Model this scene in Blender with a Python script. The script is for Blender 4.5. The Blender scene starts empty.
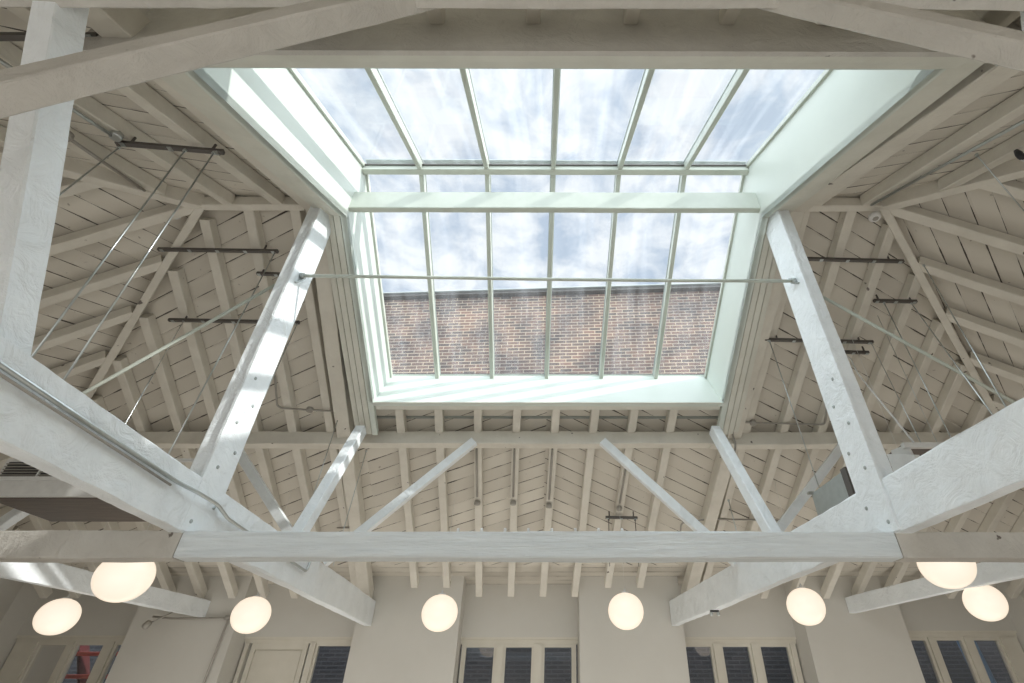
import bpy, bmesh, math, random
from mathutils import Vector, Matrix
from math import radians, sin, cos, tan, pi
random.seed(7)
C = bpy.context.scene.collection
PSI, K = radians(2.9024), -0.0483
CAMZ = 1.6
def P(x, y, z):
    """plan coordinates of the slightly skewed building -> world"""
    y2 = y + K * x
    return Vector((x * cos(PSI) - y2 * sin(PSI), x * sin(PSI) + y2 * cos(PSI), z + CAMZ))
# ---------------------------------------------------------------- materials
def newmat(name):
    m = bpy.data.materials.new(name); m.use_nodes = True
    nt = m.node_tree; b = nt.nodes['Principled BSDF']
    return m, nt, b
def nd(nt, t, **kw):
    n = nt.nodes.new(t)
    for k, v in kw.items():
        if k.startswith('i_'): n.inputs[k[2:].replace('_', ' ')].default_value = v
        else: setattr(n, k, v)
    return n
def lk(nt, a, b): nt.links.new(a, b)
def geo_pos(nt):
    return nd(nt, 'ShaderNodeNewGeometry').outputs['Position']
def paint(name, col, col2=None, rough=.55, bump=.3, bscale=9, nscale=3, dist=.02, chips=0.0, stretch=None):
    m, nt, b = newmat(name)
    col2 = col2 or tuple(c * .88 for c in col)
    pos = geo_pos(nt)
    if stretch:
        mp = nd(nt, 'ShaderNodeMapping'); mp.inputs['Scale'].default_value = stretch
        lk(nt, pos, mp.inputs['Vector']); pos = mp.outputs['Vector']
    n1 = nd(nt, 'ShaderNodeTexNoise', i_Scale=nscale, i_Detail=5.0, i_Roughness=.6); lk(nt, pos, n1.inputs['Vector'])
    r = nd(nt, 'ShaderNodeValToRGB'); r.color_ramp.elements[0].position = .35; r.color_ramp.elements[1].position = .62
    r.color_ramp.elements[0].color = (*col2, 1); r.color_ramp.elements[1].color = (*col, 1)
    lk(nt, n1.outputs['Fac'], r.inputs['Fac']); out = r.outputs['Color']
    if chips:
        n3 = nd(nt, 'ShaderNodeTexNoise', i_Scale=7.0, i_Detail=3.0); lk(nt, pos, n3.inputs['Vector'])
        r3 = nd(nt, 'ShaderNodeValToRGB'); r3.color_ramp.elements[0].position = .70 - chips; r3.color_ramp.elements[1].position = .72 - chips
        lk(nt, n3.outputs['Fac'], r3.inputs['Fac'])
        mx = nd(nt, 'ShaderNodeMix', data_type='RGBA'); mx.inputs['B'].default_value = (.16, .14, .12, 1)
        lk(nt, out, mx.inputs['A']); lk(nt, r3.outputs['Color'], mx.inputs['Factor']); out = mx.outputs['Result']
    lk(nt, out, b.inputs['Base Color'])
    n2 = nd(nt, 'ShaderNodeTexNoise', i_Scale=bscale, i_Detail=6.0, i_Roughness=.62, i_Distortion=.8); lk(nt, pos, n2.inputs['Vector'])
    bp = nd(nt, 'ShaderNodeBump', i_Strength=bump, i_Distance=dist); lk(nt, n2.outputs['Fac'], bp.inputs['Height'])
    lk(nt, bp.outputs['Normal'], b.inputs['Normal']); b.inputs['Roughness'].default_value = rough
    return m
M = {}
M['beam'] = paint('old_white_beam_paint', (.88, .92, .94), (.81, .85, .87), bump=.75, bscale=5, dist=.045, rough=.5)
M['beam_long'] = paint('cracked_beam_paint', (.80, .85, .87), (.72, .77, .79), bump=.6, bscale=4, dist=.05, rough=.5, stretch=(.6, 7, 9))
M['beam_shaded'] = paint('old_shaded_beam_paint', (.60, .58, .535), (.52, .50, .46), bump=.6, bscale=6, dist=.04, chips=-.02)  # darker copy of the beam paint, shade mixed into its colour
M['rafter'] = paint('rafter_paint', (.72, .69, .615), (.64, .61, .54), bump=.3, bscale=10, chips=-.03)
M['lining'] = paint('skylight_lining_paint', (.66, .71, .655), (.63, .68, .63), bump=.05, bscale=3, nscale=1, rough=.45)
M['trim'] = paint('curb_trim_paint', (.70, .70, .63), (.63, .63, .56), bump=.15, bscale=12)
M['bar'] = paint('glazing_bar_paint', (.55, .585, .52), (.49, .525, .465), bump=.05, rough=.4)
M['wall'] = paint('wall_plaster', (.62, .605, .56), (.59, .575, .53), bump=.08, bscale=4, nscale=.8, rough=.8)
M['frame'] = paint('window_frame_paint', (.68, .65, .57), (.64, .61, .53), bump=.06, rough=.5)
M['floor'] = paint('oak_floor', (.55, .47, .38), (.46, .38, .29), bump=.1, stretch=(1, 12, 1), rough=.5)
def metal(name, col, rough=.35, met=1.0):
    m, nt, b = newmat(name)
    pos = geo_pos(nt); n = nd(nt, 'ShaderNodeTexNoise', i_Scale=14.0, i_Detail=3.0); lk(nt, pos, n.inputs['Vector'])
    r = nd(nt, 'ShaderNodeValToRGB'); r.color_ramp.elements[0].color = (*[c * .75 for c in col], 1); r.color_ramp.elements[1].color = (*col, 1)
    lk(nt, n.outputs['Fac'], r.inputs['Fac']); lk(nt, r.outputs['Color'], b.inputs['Base Color'])
    b.inputs['Metallic'].default_value = met; b.inputs['Roughness'].default_value = rough
    return m
M['zinc'] = metal('galvanised_steel', (.62, .66, .66), .35)
M['sheet'] = metal('galvanised_sheet', (.50, .54, .53), .5, .6)
M['dark'] = metal('dark_steel_rail', (.16, .15, .14), .5, .5)
M['pipe'] = metal('painted_pipe', (.42, .40, .36), .5, .3)
M['blk'] = metal('black_plastic', (.03, .03, .035), .4, 0)
M['whitemetal'] = metal('white_enamel_metal', (.80, .80, .78), .35, 0)
M['brownpanel'] = paint('brown_underside_panel', (.115, .09, .07), (.075, .058, .045), bump=.1, stretch=(1, 9, 1), rough=.5)
M['red'] = paint('red_steel_paint', (.55, .09, .06), (.35, .05, .04), bump=.1)
M['pale_metal'] = paint('pale_blue_cladding', (.25, .34, .46), (.18, .26, .37), bump=.05)

def mat_boards():
    """old painted roof boarding: u along the boards, v across; dark open joints that come and go"""
    m, nt, b = newmat('roof_boarding')
    uv = nd(nt, 'ShaderNodeUVMap'); sp = nd(nt, 'ShaderNodeSeparateXYZ'); lk(nt, uv.outputs['UV'], sp.inputs[0])
    W = .215
    def math_(op, a, bv=None, c=None):
        n = nd(nt, 'ShaderNodeMath', operation=op)
        for i, v in enumerate((a, bv, c)):
            if v is None: continue
            if hasattr(v, 'links'): lk(nt, v, n.inputs[i])
            else: n.inputs[i].default_value = v
        return n.outputs[0]
    u, v = sp.outputs['X'], sp.outputs['Y']
    vs = math_('DIVIDE', v, W)
    row = math_('FLOOR', math_('ADD', vs, .5))
    fr = math_('ABSOLUTE', math_('SUBTRACT', vs, row))           # 0 at the joint
    # random width of each joint along its length
    cx = nd(nt, 'ShaderNodeCombineXYZ'); lk(nt, math_('MULTIPLY', u, 1.1), cx.inputs[0]); lk(nt, math_('MULTIPLY', row, 7.31), cx.inputs[1])
    n1 = nd(nt, 'ShaderNodeTexNoise', i_Scale=1.4, i_Detail=3.0, i_Roughness=.7); lk(nt, cx.outputs[0], n1.inputs['Vector'])
    wid = nd(nt, 'ShaderNodeMapRange'); lk(nt, n1.outputs['Fac'], wid.inputs[0])
    wid.inputs[1].default_value = .41; wid.inputs[2].default_value = .66; wid.inputs[3].default_value = 0.003; wid.inputs[4].default_value = .05
    line = nd(nt, 'ShaderNodeMath', operation='LESS_THAN'); lk(nt, fr, line.inputs[0]); lk(nt, wid.outputs[0], line.inputs[1])
    # tone per board + weathering
    brd = math_('FLOOR', vs)
    cb = nd(nt, 'ShaderNodeCombineXYZ'); lk(nt, math_('MULTIPLY', u, .25), cb.inputs[0]); lk(nt, math_('MULTIPLY', brd, 3.7), cb.inputs[1])
    n2 = nd(nt, 'ShaderNodeTexNoise', i_Scale=1.0, i_Detail=2.0); lk(nt, cb.outputs[0], n2.inputs['Vector'])
    r = nd(nt, 'ShaderNodeValToRGB'); r.color_ramp.elements[0].position = .3; r.color_ramp.elements[1].position = .7
    r.color_ramp.elements[0].color = (.56, .525, .46, 1); r.color_ramp.elements[1].color = (.70, .665, .59, 1)
    lk(nt, n2.outputs['Fac'], r.inputs['Fac'])
    n3 = nd(nt, 'ShaderNodeTexNoise', i_Scale=16.0, i_Detail=5.0); lk(nt, geo_pos(nt), n3.inputs['Vector'])
    r3 = nd(nt, 'ShaderNodeValToRGB'); r3.color_ramp.elements[0].position = .70; r3.color_ramp.elements[1].position = .74
    lk(nt, n3.outputs['Fac'], r3.inputs['Fac'])
    mx = nd(nt, 'ShaderNodeMix', data_type='RGBA'); lk(nt, r.outputs['Color'], mx.inputs['A']); mx.inputs['B'].default_value = (.22, .19, .16, 1)
    lk(nt, math_('MAXIMUM', line.outputs[0], math_('MULTIPLY', r3.outputs['Color'], .6)), mx.inputs['Factor'])
    dk = nd(nt, 'ShaderNodeMix', data_type='RGBA'); lk(nt, mx.outputs['Result'], dk.inputs['A']); dk.inputs['B'].default_value = (.07, .06, .05, 1)
    lk(nt, line.outputs[0], dk.inputs['Factor']); lk(nt, dk.outputs['Result'], b.inputs['Base Color'])
    h = math_('SMOOTH_MIN', math_('MULTIPLY', fr, 8.0), 1.0, .3)
    h2 = math_('ADD', h, math_('MULTIPLY', n3.outputs['Fac'], .5))
    bp = nd(nt, 'ShaderNodeBump', i_Strength=.5, i_Distance=.012); lk(nt, h2, bp.inputs['Height']); lk(nt, bp.outputs['Normal'], b.inputs['Normal'])
    b.inputs['Roughness'].default_value = .7
    return m
M['boards'] = mat_boards()

def mat_brick(name, dark=1.0, z_split=None):
    m, nt, b = newmat(name)
    uv = nd(nt, 'ShaderNodeUVMap')
    br = nd(nt, 'ShaderNodeTexBrick', i_Scale=1.0)
    br.inputs['Brick Width'].default_value = .36; br.inputs['Row Height'].default_value = .115
    br.inputs['Mortar Size'].default_value = .014; br.inputs['Mortar Smooth'].default_value = .2; br.inputs['Bias'].default_value = -.1
    br.inputs['Color1'].default_value = (.20 * dark, .14 * dark, .12 * dark, 1)
    br.inputs['Color2'].default_value = (.10 * dark, .095 * dark, .095 * dark, 1)
    br.inputs['Mortar'].default_value = (.42 * dark, .38 * dark, .31 * dark, 1)
    lk(nt, uv.outputs['UV'], br.inputs['Vector'])
    n = nd(nt, 'ShaderNodeTexNoise', i_Scale=.9, i_Detail=5.0); lk(nt, uv.outputs['UV'], n.inputs['Vector'])
    r = nd(nt, 'ShaderNodeValToRGB'); r.color_ramp.elements[0].position = .38; r.color_ramp.elements[1].position = .62
    r.color_ramp.elements[0].color = (.62, .60, .62, 1); r.color_ramp.elements[1].color = (1.25, 1.1, 1.0, 1)
    lk(nt, n.outputs['Fac'], r.inputs['Fac'])
    mx = nd(nt, 'ShaderNodeMix', data_type='RGBA', blend_type='MULTIPLY'); mx.inputs['Factor'].default_value = 1
    lk(nt, br.outputs['Color'], mx.inputs['A']); lk(nt, r.outputs['Color'], mx.inputs['B'])
    lk(nt, mx.outputs['Result'], b.inputs['Base Color']); b.inputs['Roughness'].default_value = .85
    bp = nd(nt, 'ShaderNodeBump', i_Strength=.6, i_Distance=.01); lk(nt, br.outputs['Fac'], bp.inputs['Height']); bp.invert = True
    lk(nt, bp.outputs['Normal'], b.inputs['Normal'])
    return m
M['brick'] = mat_brick('weathered_brick')
M['brickd'] = mat_brick('dark_brick', .2)  # lower wall: much darker, bluish brick colours
for n_ in M['brickd'].node_tree.nodes:
    if n_.type == 'TEX_BRICK':
        n_.inputs['Color1'].default_value = (.035, .036, .045, 1); n_.inputs['Color2'].default_value = (.015, .018, .026, 1); n_.inputs['Mortar'].default_value = (.055, .06, .075, 1)
        n_.inputs['Brick Width'].default_value = .26; n_.inputs['Row Height'].default_value = .075
M['maroon'] = paint('dark_red_paint', (.10, .02, .02), (.06, .015, .015), bump=.1)

def mat_glass(name, tint, refl, dirt):
    m = bpy.data.materials.new(name); m.use_nodes = True; nt = m.node_tree
    for n in list(nt.nodes): nt.nodes.remove(n)
    out = nd(nt, 'ShaderNodeOutputMaterial')
    tr = nd(nt, 'ShaderNodeBsdfTransparent'); tr.inputs[0].default_value = (*tint, 1)
    gl = nd(nt, 'ShaderNodeBsdfGlossy'); gl.inputs['Roughness'].default_value = .0
    fr = nd(nt, 'ShaderNodeFresnel'); fr.inputs['IOR'].default_value = 1.5
    ml = nd(nt, 'ShaderNodeMath', operation='MULTIPLY'); ml.inputs[1].default_value = refl; lk(nt, fr.outputs[0], ml.inputs[0])
    m1 = nd(nt, 'ShaderNodeMixShader'); lk(nt, ml.outputs[0], m1.inputs[0]); lk(nt, tr.outputs[0], m1.inputs[1]); lk(nt, gl.outputs[0], m1.inputs[2])
    df = nd(nt, 'ShaderNodeBsdfTranslucent'); df.inputs[0].default_value = (.85, .88, .9, 1)
    mp = nd(nt, 'ShaderNodeMapping'); mp.inputs['Scale'].default_value = (9, .55, .55); lk(nt, geo_pos(nt), mp.inputs[0])
    n1 = nd(nt, 'ShaderNodeTexNoise', i_Scale=1.0, i_Detail=4.0); lk(nt, mp.outputs[0], n1.inputs['Vector'])
    mr = nd(nt, 'ShaderNodeMapRange'); lk(nt, n1.outputs['Fac'], mr.inputs[0]); mr.inputs[1].default_value = .42; mr.inputs[2].default_value = .75
    mr.inputs[3].default_value = dirt * .25; mr.inputs[4].default_value = dirt
    m2 = nd(nt, 'ShaderNodeMixShader'); lk(nt, mr.outputs[0], m2.inputs[0]); lk(nt, m1.outputs[0], m2.inputs[1]); lk(nt, df.outputs[0], m2.inputs[2])
    lk(nt, m2.outputs[0], out.inputs[0])
    return m
M['glass'] = mat_glass('skylight_glass', (.96, .98, .98), .10, .15)
M['wglass'] = mat_glass('window_glass', (.85, .9, .92), 3.0, .01)
m, nt, b = newmat('lamp_opal_glass'); b.inputs['Base Color'].default_value = (.25, .22, .18, 1)
lw = nd(nt, 'ShaderNodeLayerWeight', i_Blend=.35); r = nd(nt, 'ShaderNodeValToRGB')
r.color_ramp.elements[0].color = (.97, .87, .73, 1); r.color_ramp.elements[1].color = (.86, .71, .54, 1); r.color_ramp.elements[1].position = .95
lk(nt, lw.outputs['Facing'], r.inputs['Fac']); lk(nt, r.outputs['Color'], b.inputs['Emission Color']); b.inputs['Emission Strength'].default_value = .93
b.inputs['Roughness'].default_value = .3; M['opal'] = m
# ---------------------------------------------------------------- mesh helpers
class MB:
    def __init__(s): s.v = []; s.f = []; s.uv = {}; s.sm = set()
    def face(s, pts, uv=None):
        b = len(s.v); s.v += [Vector(p) for p in pts]; s.f.append(tuple(range(b, b + len(pts))))
        if uv: s.uv[len(s.f) - 1] = uv
    def hexa(s, p):      # 8 corners: bottom loop 0-3, top loop 4-7
        b = len(s.v); s.v += [Vector(q) for q in p]
        for f in ((3, 2, 1, 0), (4, 5, 6, 7), (0, 1, 5, 4), (1, 2, 6, 5), (2, 3, 7, 6), (3, 0, 4, 7)): s.f.append(tuple(b + i for i in f))
        return s
    def pbox(s, x0, x1, y0, y1, z0, z1):      # box in plan coordinates
        return s.hexa([P(x0, y0, z0), P(x1, y0, z0), P(x1, y1, z0), P(x0, y1, z0), P(x0, y0, z1), P(x1, y0, z1), P(x1, y1, z1), P(x0, y1, z1)])
    def timber(s, A, B, w, h, up=(0, 0, 1), ch=.008, jit=.0, n=1, cutA=None, cutB=None):
        """old timber of section w x h from A to B (world); chamfered edges, slightly uneven"""
        A, B = Vector(A), Vector(B); d = (B - A); L = d.length; d.normalize()
        side = d.cross(Vector(up)).normalized(); u = side.cross(d).normalized()
        a, c = w / 2, h / 2
        prof = [(-a + ch, -c), (a - ch, -c), (a, -c + ch), (a, c - ch), (a - ch, c), (-a + ch, c), (-a, c - ch), (-a, -c + ch)]
        if jit: n = max(n, int(L / .14))
        b = len(s.v)
        ph = [random.uniform(0, 6) for _ in range(8)]
        for i in range(n + 1):
            t = i / n
            for k, (px, pz) in enumerate(prof):
                jx = jit * (sin(t * L * 2.3 + ph[k // 2]) + random.uniform(-.7, .7)) if jit and 0 < i < n else 0
                jz = jit * (sin(t * L * 1.7 + ph[k // 2 + 4]) + random.uniform(-.7, .7)) if jit and 0 < i < n else 0
                s.v.append(A + d * (L * t) + side * (px + jx) + u * (pz + jz))
        for i in range(n):
            for k in range(8):
                k2 = (k + 1) % 8
                s.f.append((b + i * 8 + k, b + i * 8 + k2, b + (i + 1) * 8 + k2, b + (i + 1) * 8 + k))
        s.f.append(tuple(b + k for k in range(7, -1, -1))); s.f.append(tuple(b + n * 8 + k for k in range(8)))
        return s
    def tube(s, pts, r, seg=8, cap=True):
        pts = [Vector(p) for p in pts]; b = len(s.v); prev = None
        for i, p in enumerate(pts):
            if i == 0: d = pts[1] - p
            elif i == len(pts) - 1: d = p - pts[i - 1]
            else: d = (pts[i + 1] - p).normalized() + (p - pts[i - 1]).normalized()
            d.normalize()
            if prev is None:
                a = Vector((0, 0, 1)) if abs(d.z) < .9 else Vector((1, 0, 0)); x = d.cross(a).normalized()
            else: x = (prev - d * prev.dot(d)).normalized()
            prev = x; y = d.cross(x)
            for k in range(seg):
                t = 2 * pi * k / seg; s.v.append(p + (x * cos(t) + y * sin(t)) * r)
        for i in range(len(pts) - 1):
            for k in range(seg):
                k2 = (k + 1) % seg; s.f.append((b + i * seg + k, b + i * seg + k2, b + (i + 1) * seg + k2, b + (i + 1) * seg + k)); s.sm.add(len(s.f) - 1)
        if cap:
            s.f.append(tuple(b + k for k in range(seg - 1, -1, -1))); s.f.append(tuple(b + (len(pts) - 1) * seg + k for k in range(seg)))
        return s
    def lathe(s, c, prof, seg=40, axis=(0, 0, 1)):
        c = Vector(c); ax = Vector(axis).normalized(); a = Vector((1, 0, 0)) if abs(ax.x) < .9 else Vector((0, 1, 0))
        x = ax.cross(a).normalized(); y = ax.cross(x); b = len(s.v)
        for r, z in prof:
            for k in range(seg):
                t = 2 * pi * k / seg; s.v.append(c + (x * cos(t) + y * sin(t)) * r + ax * z)
        for i in range(len(prof) - 1):
            for k in range(seg):
                k2 = (k + 1) % seg; s.f.append((b + i * seg + k, b + i * seg + k2, b + (i + 1) * seg + k2, b + (i + 1) * seg + k)); s.sm.add(len(s.f) - 1)
        s.f.append(tuple(b + k for k in range(seg - 1, -1, -1))); s.f.append(tuple(b + (len(prof) - 1) * seg + k for k in range(seg)))
        return s
def tag(o, label=None, cat=None, group=None, kind=None):
    if label: o['label'] = label
    if cat: o['category'] = cat
    if group: o['group'] = group
    if kind: o['kind'] = kind
    return o
def build(mb, name, mat, parent=None, label=None, cat=None, group=None, kind=None, recenter=True):
    me = bpy.data.meshes.new(name)
    c = Vector((0, 0, 0))
    if recenter and mb.v:
        lo = Vector([min(v[i] for v in mb.v) for i in range(3)]); hi = Vector([max(v[i] for v in mb.v) for i in range(3)]); c = (lo + hi) / 2; c.z = lo.z
    me.from_pydata([tuple(v - c) for v in mb.v], [], mb.f)
    if mb.uv:
        ul = me.uv_layers.new(name='UVMap')
        for p in me.polygons:
            if p.index in mb.uv:
                for li, q in zip(p.loop_indices, mb.uv[p.index]): ul.data[li].uv = q
    for i in mb.sm: me.polygons[i].use_smooth = True
    if not mb.uv:
        bm = bmesh.new(); bm.from_mesh(me); bmesh.ops.recalc_face_normals(bm, faces=bm.faces); bm.to_mesh(me); bm.free()
    me.materials.append(mat); me.update()
    o = bpy.data.objects.new(name, me); C.objects.link(o)
    if parent is not None:
        o.parent = parent; o.location = c - wloc(parent)
    else: o.location = c
    return tag(o, label, cat, group, kind)
def wloc(o):
    l = Vector(o.location)
    while o.parent is not None: o = o.parent; l += Vector(o.location)
    return l
def empty(name, loc, label, cat, group=None, kind=None):
    o = bpy.data.objects.new(name, None); C.objects.link(o); o.location = loc; o.empty_display_size = .1
    return tag(o, label, cat, group, kind)
ORD = ['first', 'second', 'third', 'fourth', 'fifth', 'sixth', 'seventh', 'eighth', 'ninth', 'tenth', 'eleventh', 'twelfth', 'thirteenth', 'fourteenth']
# ---------------------------------------------------------------- roof geometry (plan coordinates, z above the camera)
YR, ZR = 3.923, 4.81          # ridge: underside of rafters
MF, MN = .5635, .5382
XHL, XHR = -4.22, 4.05        # ridge ends where the hips start
KT = .0459
DEP = .17                     # rafter depth (vertical)
def zf(y): return ZR - MF * (y - YR)
def zn(y): return ZR + MN * (y - YR)
def tie_x(x, y): return x - KT * (y - 4)
YE, YNE = 10.45, -2.3
HF, HN = 1.0, MN / MF
# boards --------------------------------------------------------------
def slope_uv(o, ex, ey, ang):
    ca, sa = cos(radians(ang)), sin(radians(ang))
    def f(p):
        a = (p - o).dot(ex); b = (p - o).dot(ey)
        return (a * ca + b * sa, -a * sa + b * ca)
    return f
def board_obj(polys, name, label):
    mb = MB()
    for pts, ang in polys:
        w = [P(*q) for q in pts]
        n = (w[1] - w[0]).cross(w[2] - w[0]).normalized()
        if n.z > 0: w = w[::-1]; n = -n
        ex = Vector((1, 0, 0)); ex = (ex - n * ex.dot(n)).normalized()
        ey = Vector((0, 1, 0)); ey = (ey - n * ey.dot(n)); ey = (ey - ex * ey.dot(ex)).normalized()
        f = slope_uv(P(0, YR, ZR), ex, ey, ang)
        mb.face(w, [f(p) for p in w])
        n2 = Vector((0, 0, .06)); mb.face([q + n2 for q in w[::-1]], [f(p) for p in w[::-1]])
    return build(mb, name, M['boards'], kind='structure', label=label, recenter=False)
OFF = DEP
def F(x, y): return (x, y, zf(y) + OFF)
def N(x, y): return (x, y, zn(y) + OFF)
XL, XR2 = -2.75, 2.86     # skylight opening in the boarding (behind the trim)
xl_f = XHL - (YE - YR) * HF; xr_f = XHR + (YE - YR) * HF
YO = 6.43
YS = 9.45
def E(x): return (x, YE + .12, 1.70)
xl_s = XHL - (YS - YR) * HF; xr_s = XHR + (YS - YR) * HF
board_obj([([F(XHL, YR), F(XL, YR), F(XL, YS), F(xl_s, YS)], -24.5),
           ([F(XL, YO), F(.05, YO), F(.05, YS), F(XL, YS)], -22),
           ([F(.05, YO), F(XR2, YO), F(XR2, YS), F(.05, YS)], 30),
           ([F(XR2, YR), F(XHR, YR), F(xr_s, YS), F(XR2, YS)], 28),
           ([F(xl_s, YS), F(xr_s, YS), E(xr_f + .3), E(xl_f - .3)], 0)], 'ceiling', 'sloping boarded ceiling beyond the ridge, falling to the window wall')
xl_n = XHL - (YR - YNE) * HN; xr_n = XHR + (YR - YNE) * HN
YNO = .95
ZH = 3.95
board_obj([([N(XHL, YR), N(XL, YR), N(XL, YNE), N(xl_n, YNE)], 23),
           ([N(XL, YNO), N(XR2, YNO), N(XR2, YNE), N(XL, YNE)], 20),
           ([(XL, .95, ZH), (XR2, .95, ZH), (XR2, 1.55, ZH), (XL, 1.55, ZH)], 0),
           ([(XL, .95, zn(.95)), (XR2, .95, zn(.95)), (XR2, .95, ZH), (XL, .95, ZH)], 0),
           ([(XL, .95, zn(.95)), (XL, 1.55, zn(1.55)), (XL, 1.55, ZH), (XL, .95, ZH)], 0),
           ([(XR2, .95, zn(.95)), (XR2, 1.55, zn(1.55)), (XR2, 1.55, ZH), (XR2, .95, ZH)], 0),
           ([N(XR2, YR), N(XHR, YR), N(xr_n, YNE), N(XR2, YNE)], -25)], 'ceiling', 'sloping boarded ceiling on the near side of the ridge')
board_obj([([F(XHL, YR), F(xl_f, YE), (xl_f, YNE, F(0, YE)[2]), N(xl_n, YNE)], 66)], 'ceiling', 'left hipped end of the boarded ceiling')
board_obj([([F(XHR, YR), F(xr_f, YE), (xr_f, YNE, F(0, YE)[2]), N(xr_n, YNE)], 45)], 'ceiling', 'right hipped end of the boarded ceiling')
# rafters ---------------------------------------------------------------
RW = .12
def rafter(a, b, label, w=RW, h=None, mat='rafter', name='rafter', up=(0, 0, 1), zoff=0, group=None):
    h = h or DEP * .84
    A, B = P(*a), P(*b)
    A.z += h / 2 / .87 + zoff; B.z += h / 2 / .87 + zoff
    return build(MB().timber(A, B, w, h, jit=.002), name, M[mat], label=label, cat='rafter' if name == 'rafter' else name.replace('_', ' '), group=group)
def lean(x, y): return x - .028 * (y - 6.64)
for i in range(8):
    x = -2.12 + .575 * i
    ye = 9.96 if -1.375 < lean(x, 9.9) < .70 else 9.76
    rafter((lean(x, 6.25), 6.40, zf(6.40)), (lean(x, ye), ye, zf(ye)),
           'cream rafter running from under the skylight down to the window wall, %s from the left' % ORD[i])
for i in range(11):
    x = -3.24 - .565 * i
    y0 = max(YR + .05, YR + (XHL - x) + .03)
    if y0 > 9.6: break
    rafter((lean(x, y0) + .07, y0, zf(y0)), (lean(x, 10.0) + .07, 10.0, zf(10.0)),
           'cream rafter on the window-side slope, %s out to the left of the skylight' % ORD[i])
for i in range(11):
    x = 3.12 + .565 * i
    y0 = max(YR + .05, YR + (x - XHR) + .03)
    if y0 > 9.6: break
    rafter((lean(x, y0) - .07, y0, zf(y0)), (lean(x, 10.0) - .07, 10.0, zf(10.0)),
           'cream rafter on the window-side slope, %s out to the right of the skylight' % ORD[i])
for i in range(5):
    x = -3.27 - .60 * i
    y1 = min(YR - .05, YR - (XHL - x) / HN - .05)
    rafter((x, y1, zn(y1)), (x, -2.1, zn(-2.1)), 'cream rafter overhead on the near slope, %s out to the left of the skylight' % ORD[i])
for i in range(5):
    x = 3.22 + .60 * i
    y1 = min(YR - .05, YR - (x - XHR) / HN - .05)
    rafter((x, y1, zn(y1)), (x, -2.1, zn(-2.1)), 'cream rafter overhead on the near slope, %s out to the right of the skylight' % ORD[i])
for i, x in enumerate((-1.41, -.775, -.14, .50, 1.135, 1.77)):
    rafter((x, 1.42, 3.585), (x, 1.10, 3.585 - .32 * MN), 'short rafter tail above the near purlin, %s from the left' % ORD[i], w=.095, h=.11)
for s, X0, side in ((-1, XHL, 'left'), (1, XHR, 'right')):
    ang = [.62, 1.22, 1.80, 2.40, 3.0, 3.6, 4.2, 4.8]
    for i, t in enumerate(ang):
        y = YR + t; x0 = X0 + s * t * HF + s * .05
        xe = X0 + s * 6.22
        rafter((x0, y, zf(y) - MF * .05 - .02), (xe, y, zf(YR + 6.22) - .02), 'level-set rafter on the %s hipped end, %s beyond the ridge line' % (side, ORD[i]))
    for i, t in enumerate([.0, .6, 1.2, 1.8, 2.4]):
        y = YR - t; x0 = X0 + s * t * HN + s * .05
        rafter((x0, y, zn(y) - MF * .05 - .02), (X0 + s * 6.22, y, zf(YR + 6.22) - .02), 'level-set rafter on the %s hipped end, %s on the near side of the ridge line' % (side, ORD[i]))
    # hips
    e = 6.2
    rafter((X0, YR, ZR - .05), (X0 + s * e, YR + e, zf(YR + e) - .05), '%s hip rafter running down to the far corner of the room' % side, w=.09, h=.2, name='hip_rafter')
    rafter((X0, YR, ZR - .05), (X0 + s * 5.8, YR - 5.8 / HN, zn(YR - 5.8 / HN) - .05), '%s hip rafter running down towards the near corner' % side, w=.11, h=.2, name='hip_rafter')
    # ridge board outside the skylight
    a, b_ = (X0, -2.97) if s < 0 else (2.98, X0)
    build(MB().timber(P(a, YR, ZR + .05), P(b_, YR, ZR + .05), .09, .16, jit=.002), 'ridge_board', M['rafter'],
          label='short horizontal ridge board to the %s of the skylight' % side, cat='ridge board')
    # principal rafters
    xp = s * 2.84 + .02 if s < 0 else 2.98
    for nm, ya, yb, zfun, lab in (('f', YR, 9.98, zf, 'window wall'), ('n', YR, -2.0, zn, 'near wall')):
        A = P(xp, ya, zfun(ya) - .06); B = P(tie_x(xp, yb) - (0.0 if nm == 'f' else .15 * s * -1), yb, zfun(yb) - .06)
        A.z += .1; B.z += .1
        build(MB().timber(A, B, .20, .22, jit=.003), 'principal_rafter', M['rafter'], label='thick principal rafter along the %s side of the skylight, falling to the %s' % (side, lab), cat='rafter')
# purlins -----------------------------------------------------------------
def timber_obj(name, a, b, w, h, mat, label, cat, up=(0, 0, 1), jit=.004, parent=None):
    return build(MB().timber(P(*a), P(*b), w, h, up=up, jit=jit), name, M[mat], parent=parent, label=label, cat=cat)
timber_obj('purlin', (-7.0, 6.9, 3.100), (-2.74, 6.9, 3.100), .18, .20, 'rafter', 'long horizontal purlin left of the skylight, under the window-side slope', 'purlin')
timber_obj('purlin', (-2.74, 6.9, 3.110), (2.50, 6.9, 3.110), .18, .20, 'rafter', 'long horizontal purlin just below the skylight sill', 'purlin')
timber_obj('purlin', (2.50, 6.9, 3.100), (7.0, 6.9, 3.100), .18, .20, 'rafter', 'long horizontal purlin right of the skylight, under the window-side slope', 'purlin')
timber_obj('purlin', (-6.2, 1.03, 3.08), (6.2, 1.03, 3.08), .17, .20, 'beam_shaded', 'horizontal purlin at the very top of the view, on the near slope', 'purlin')
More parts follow.
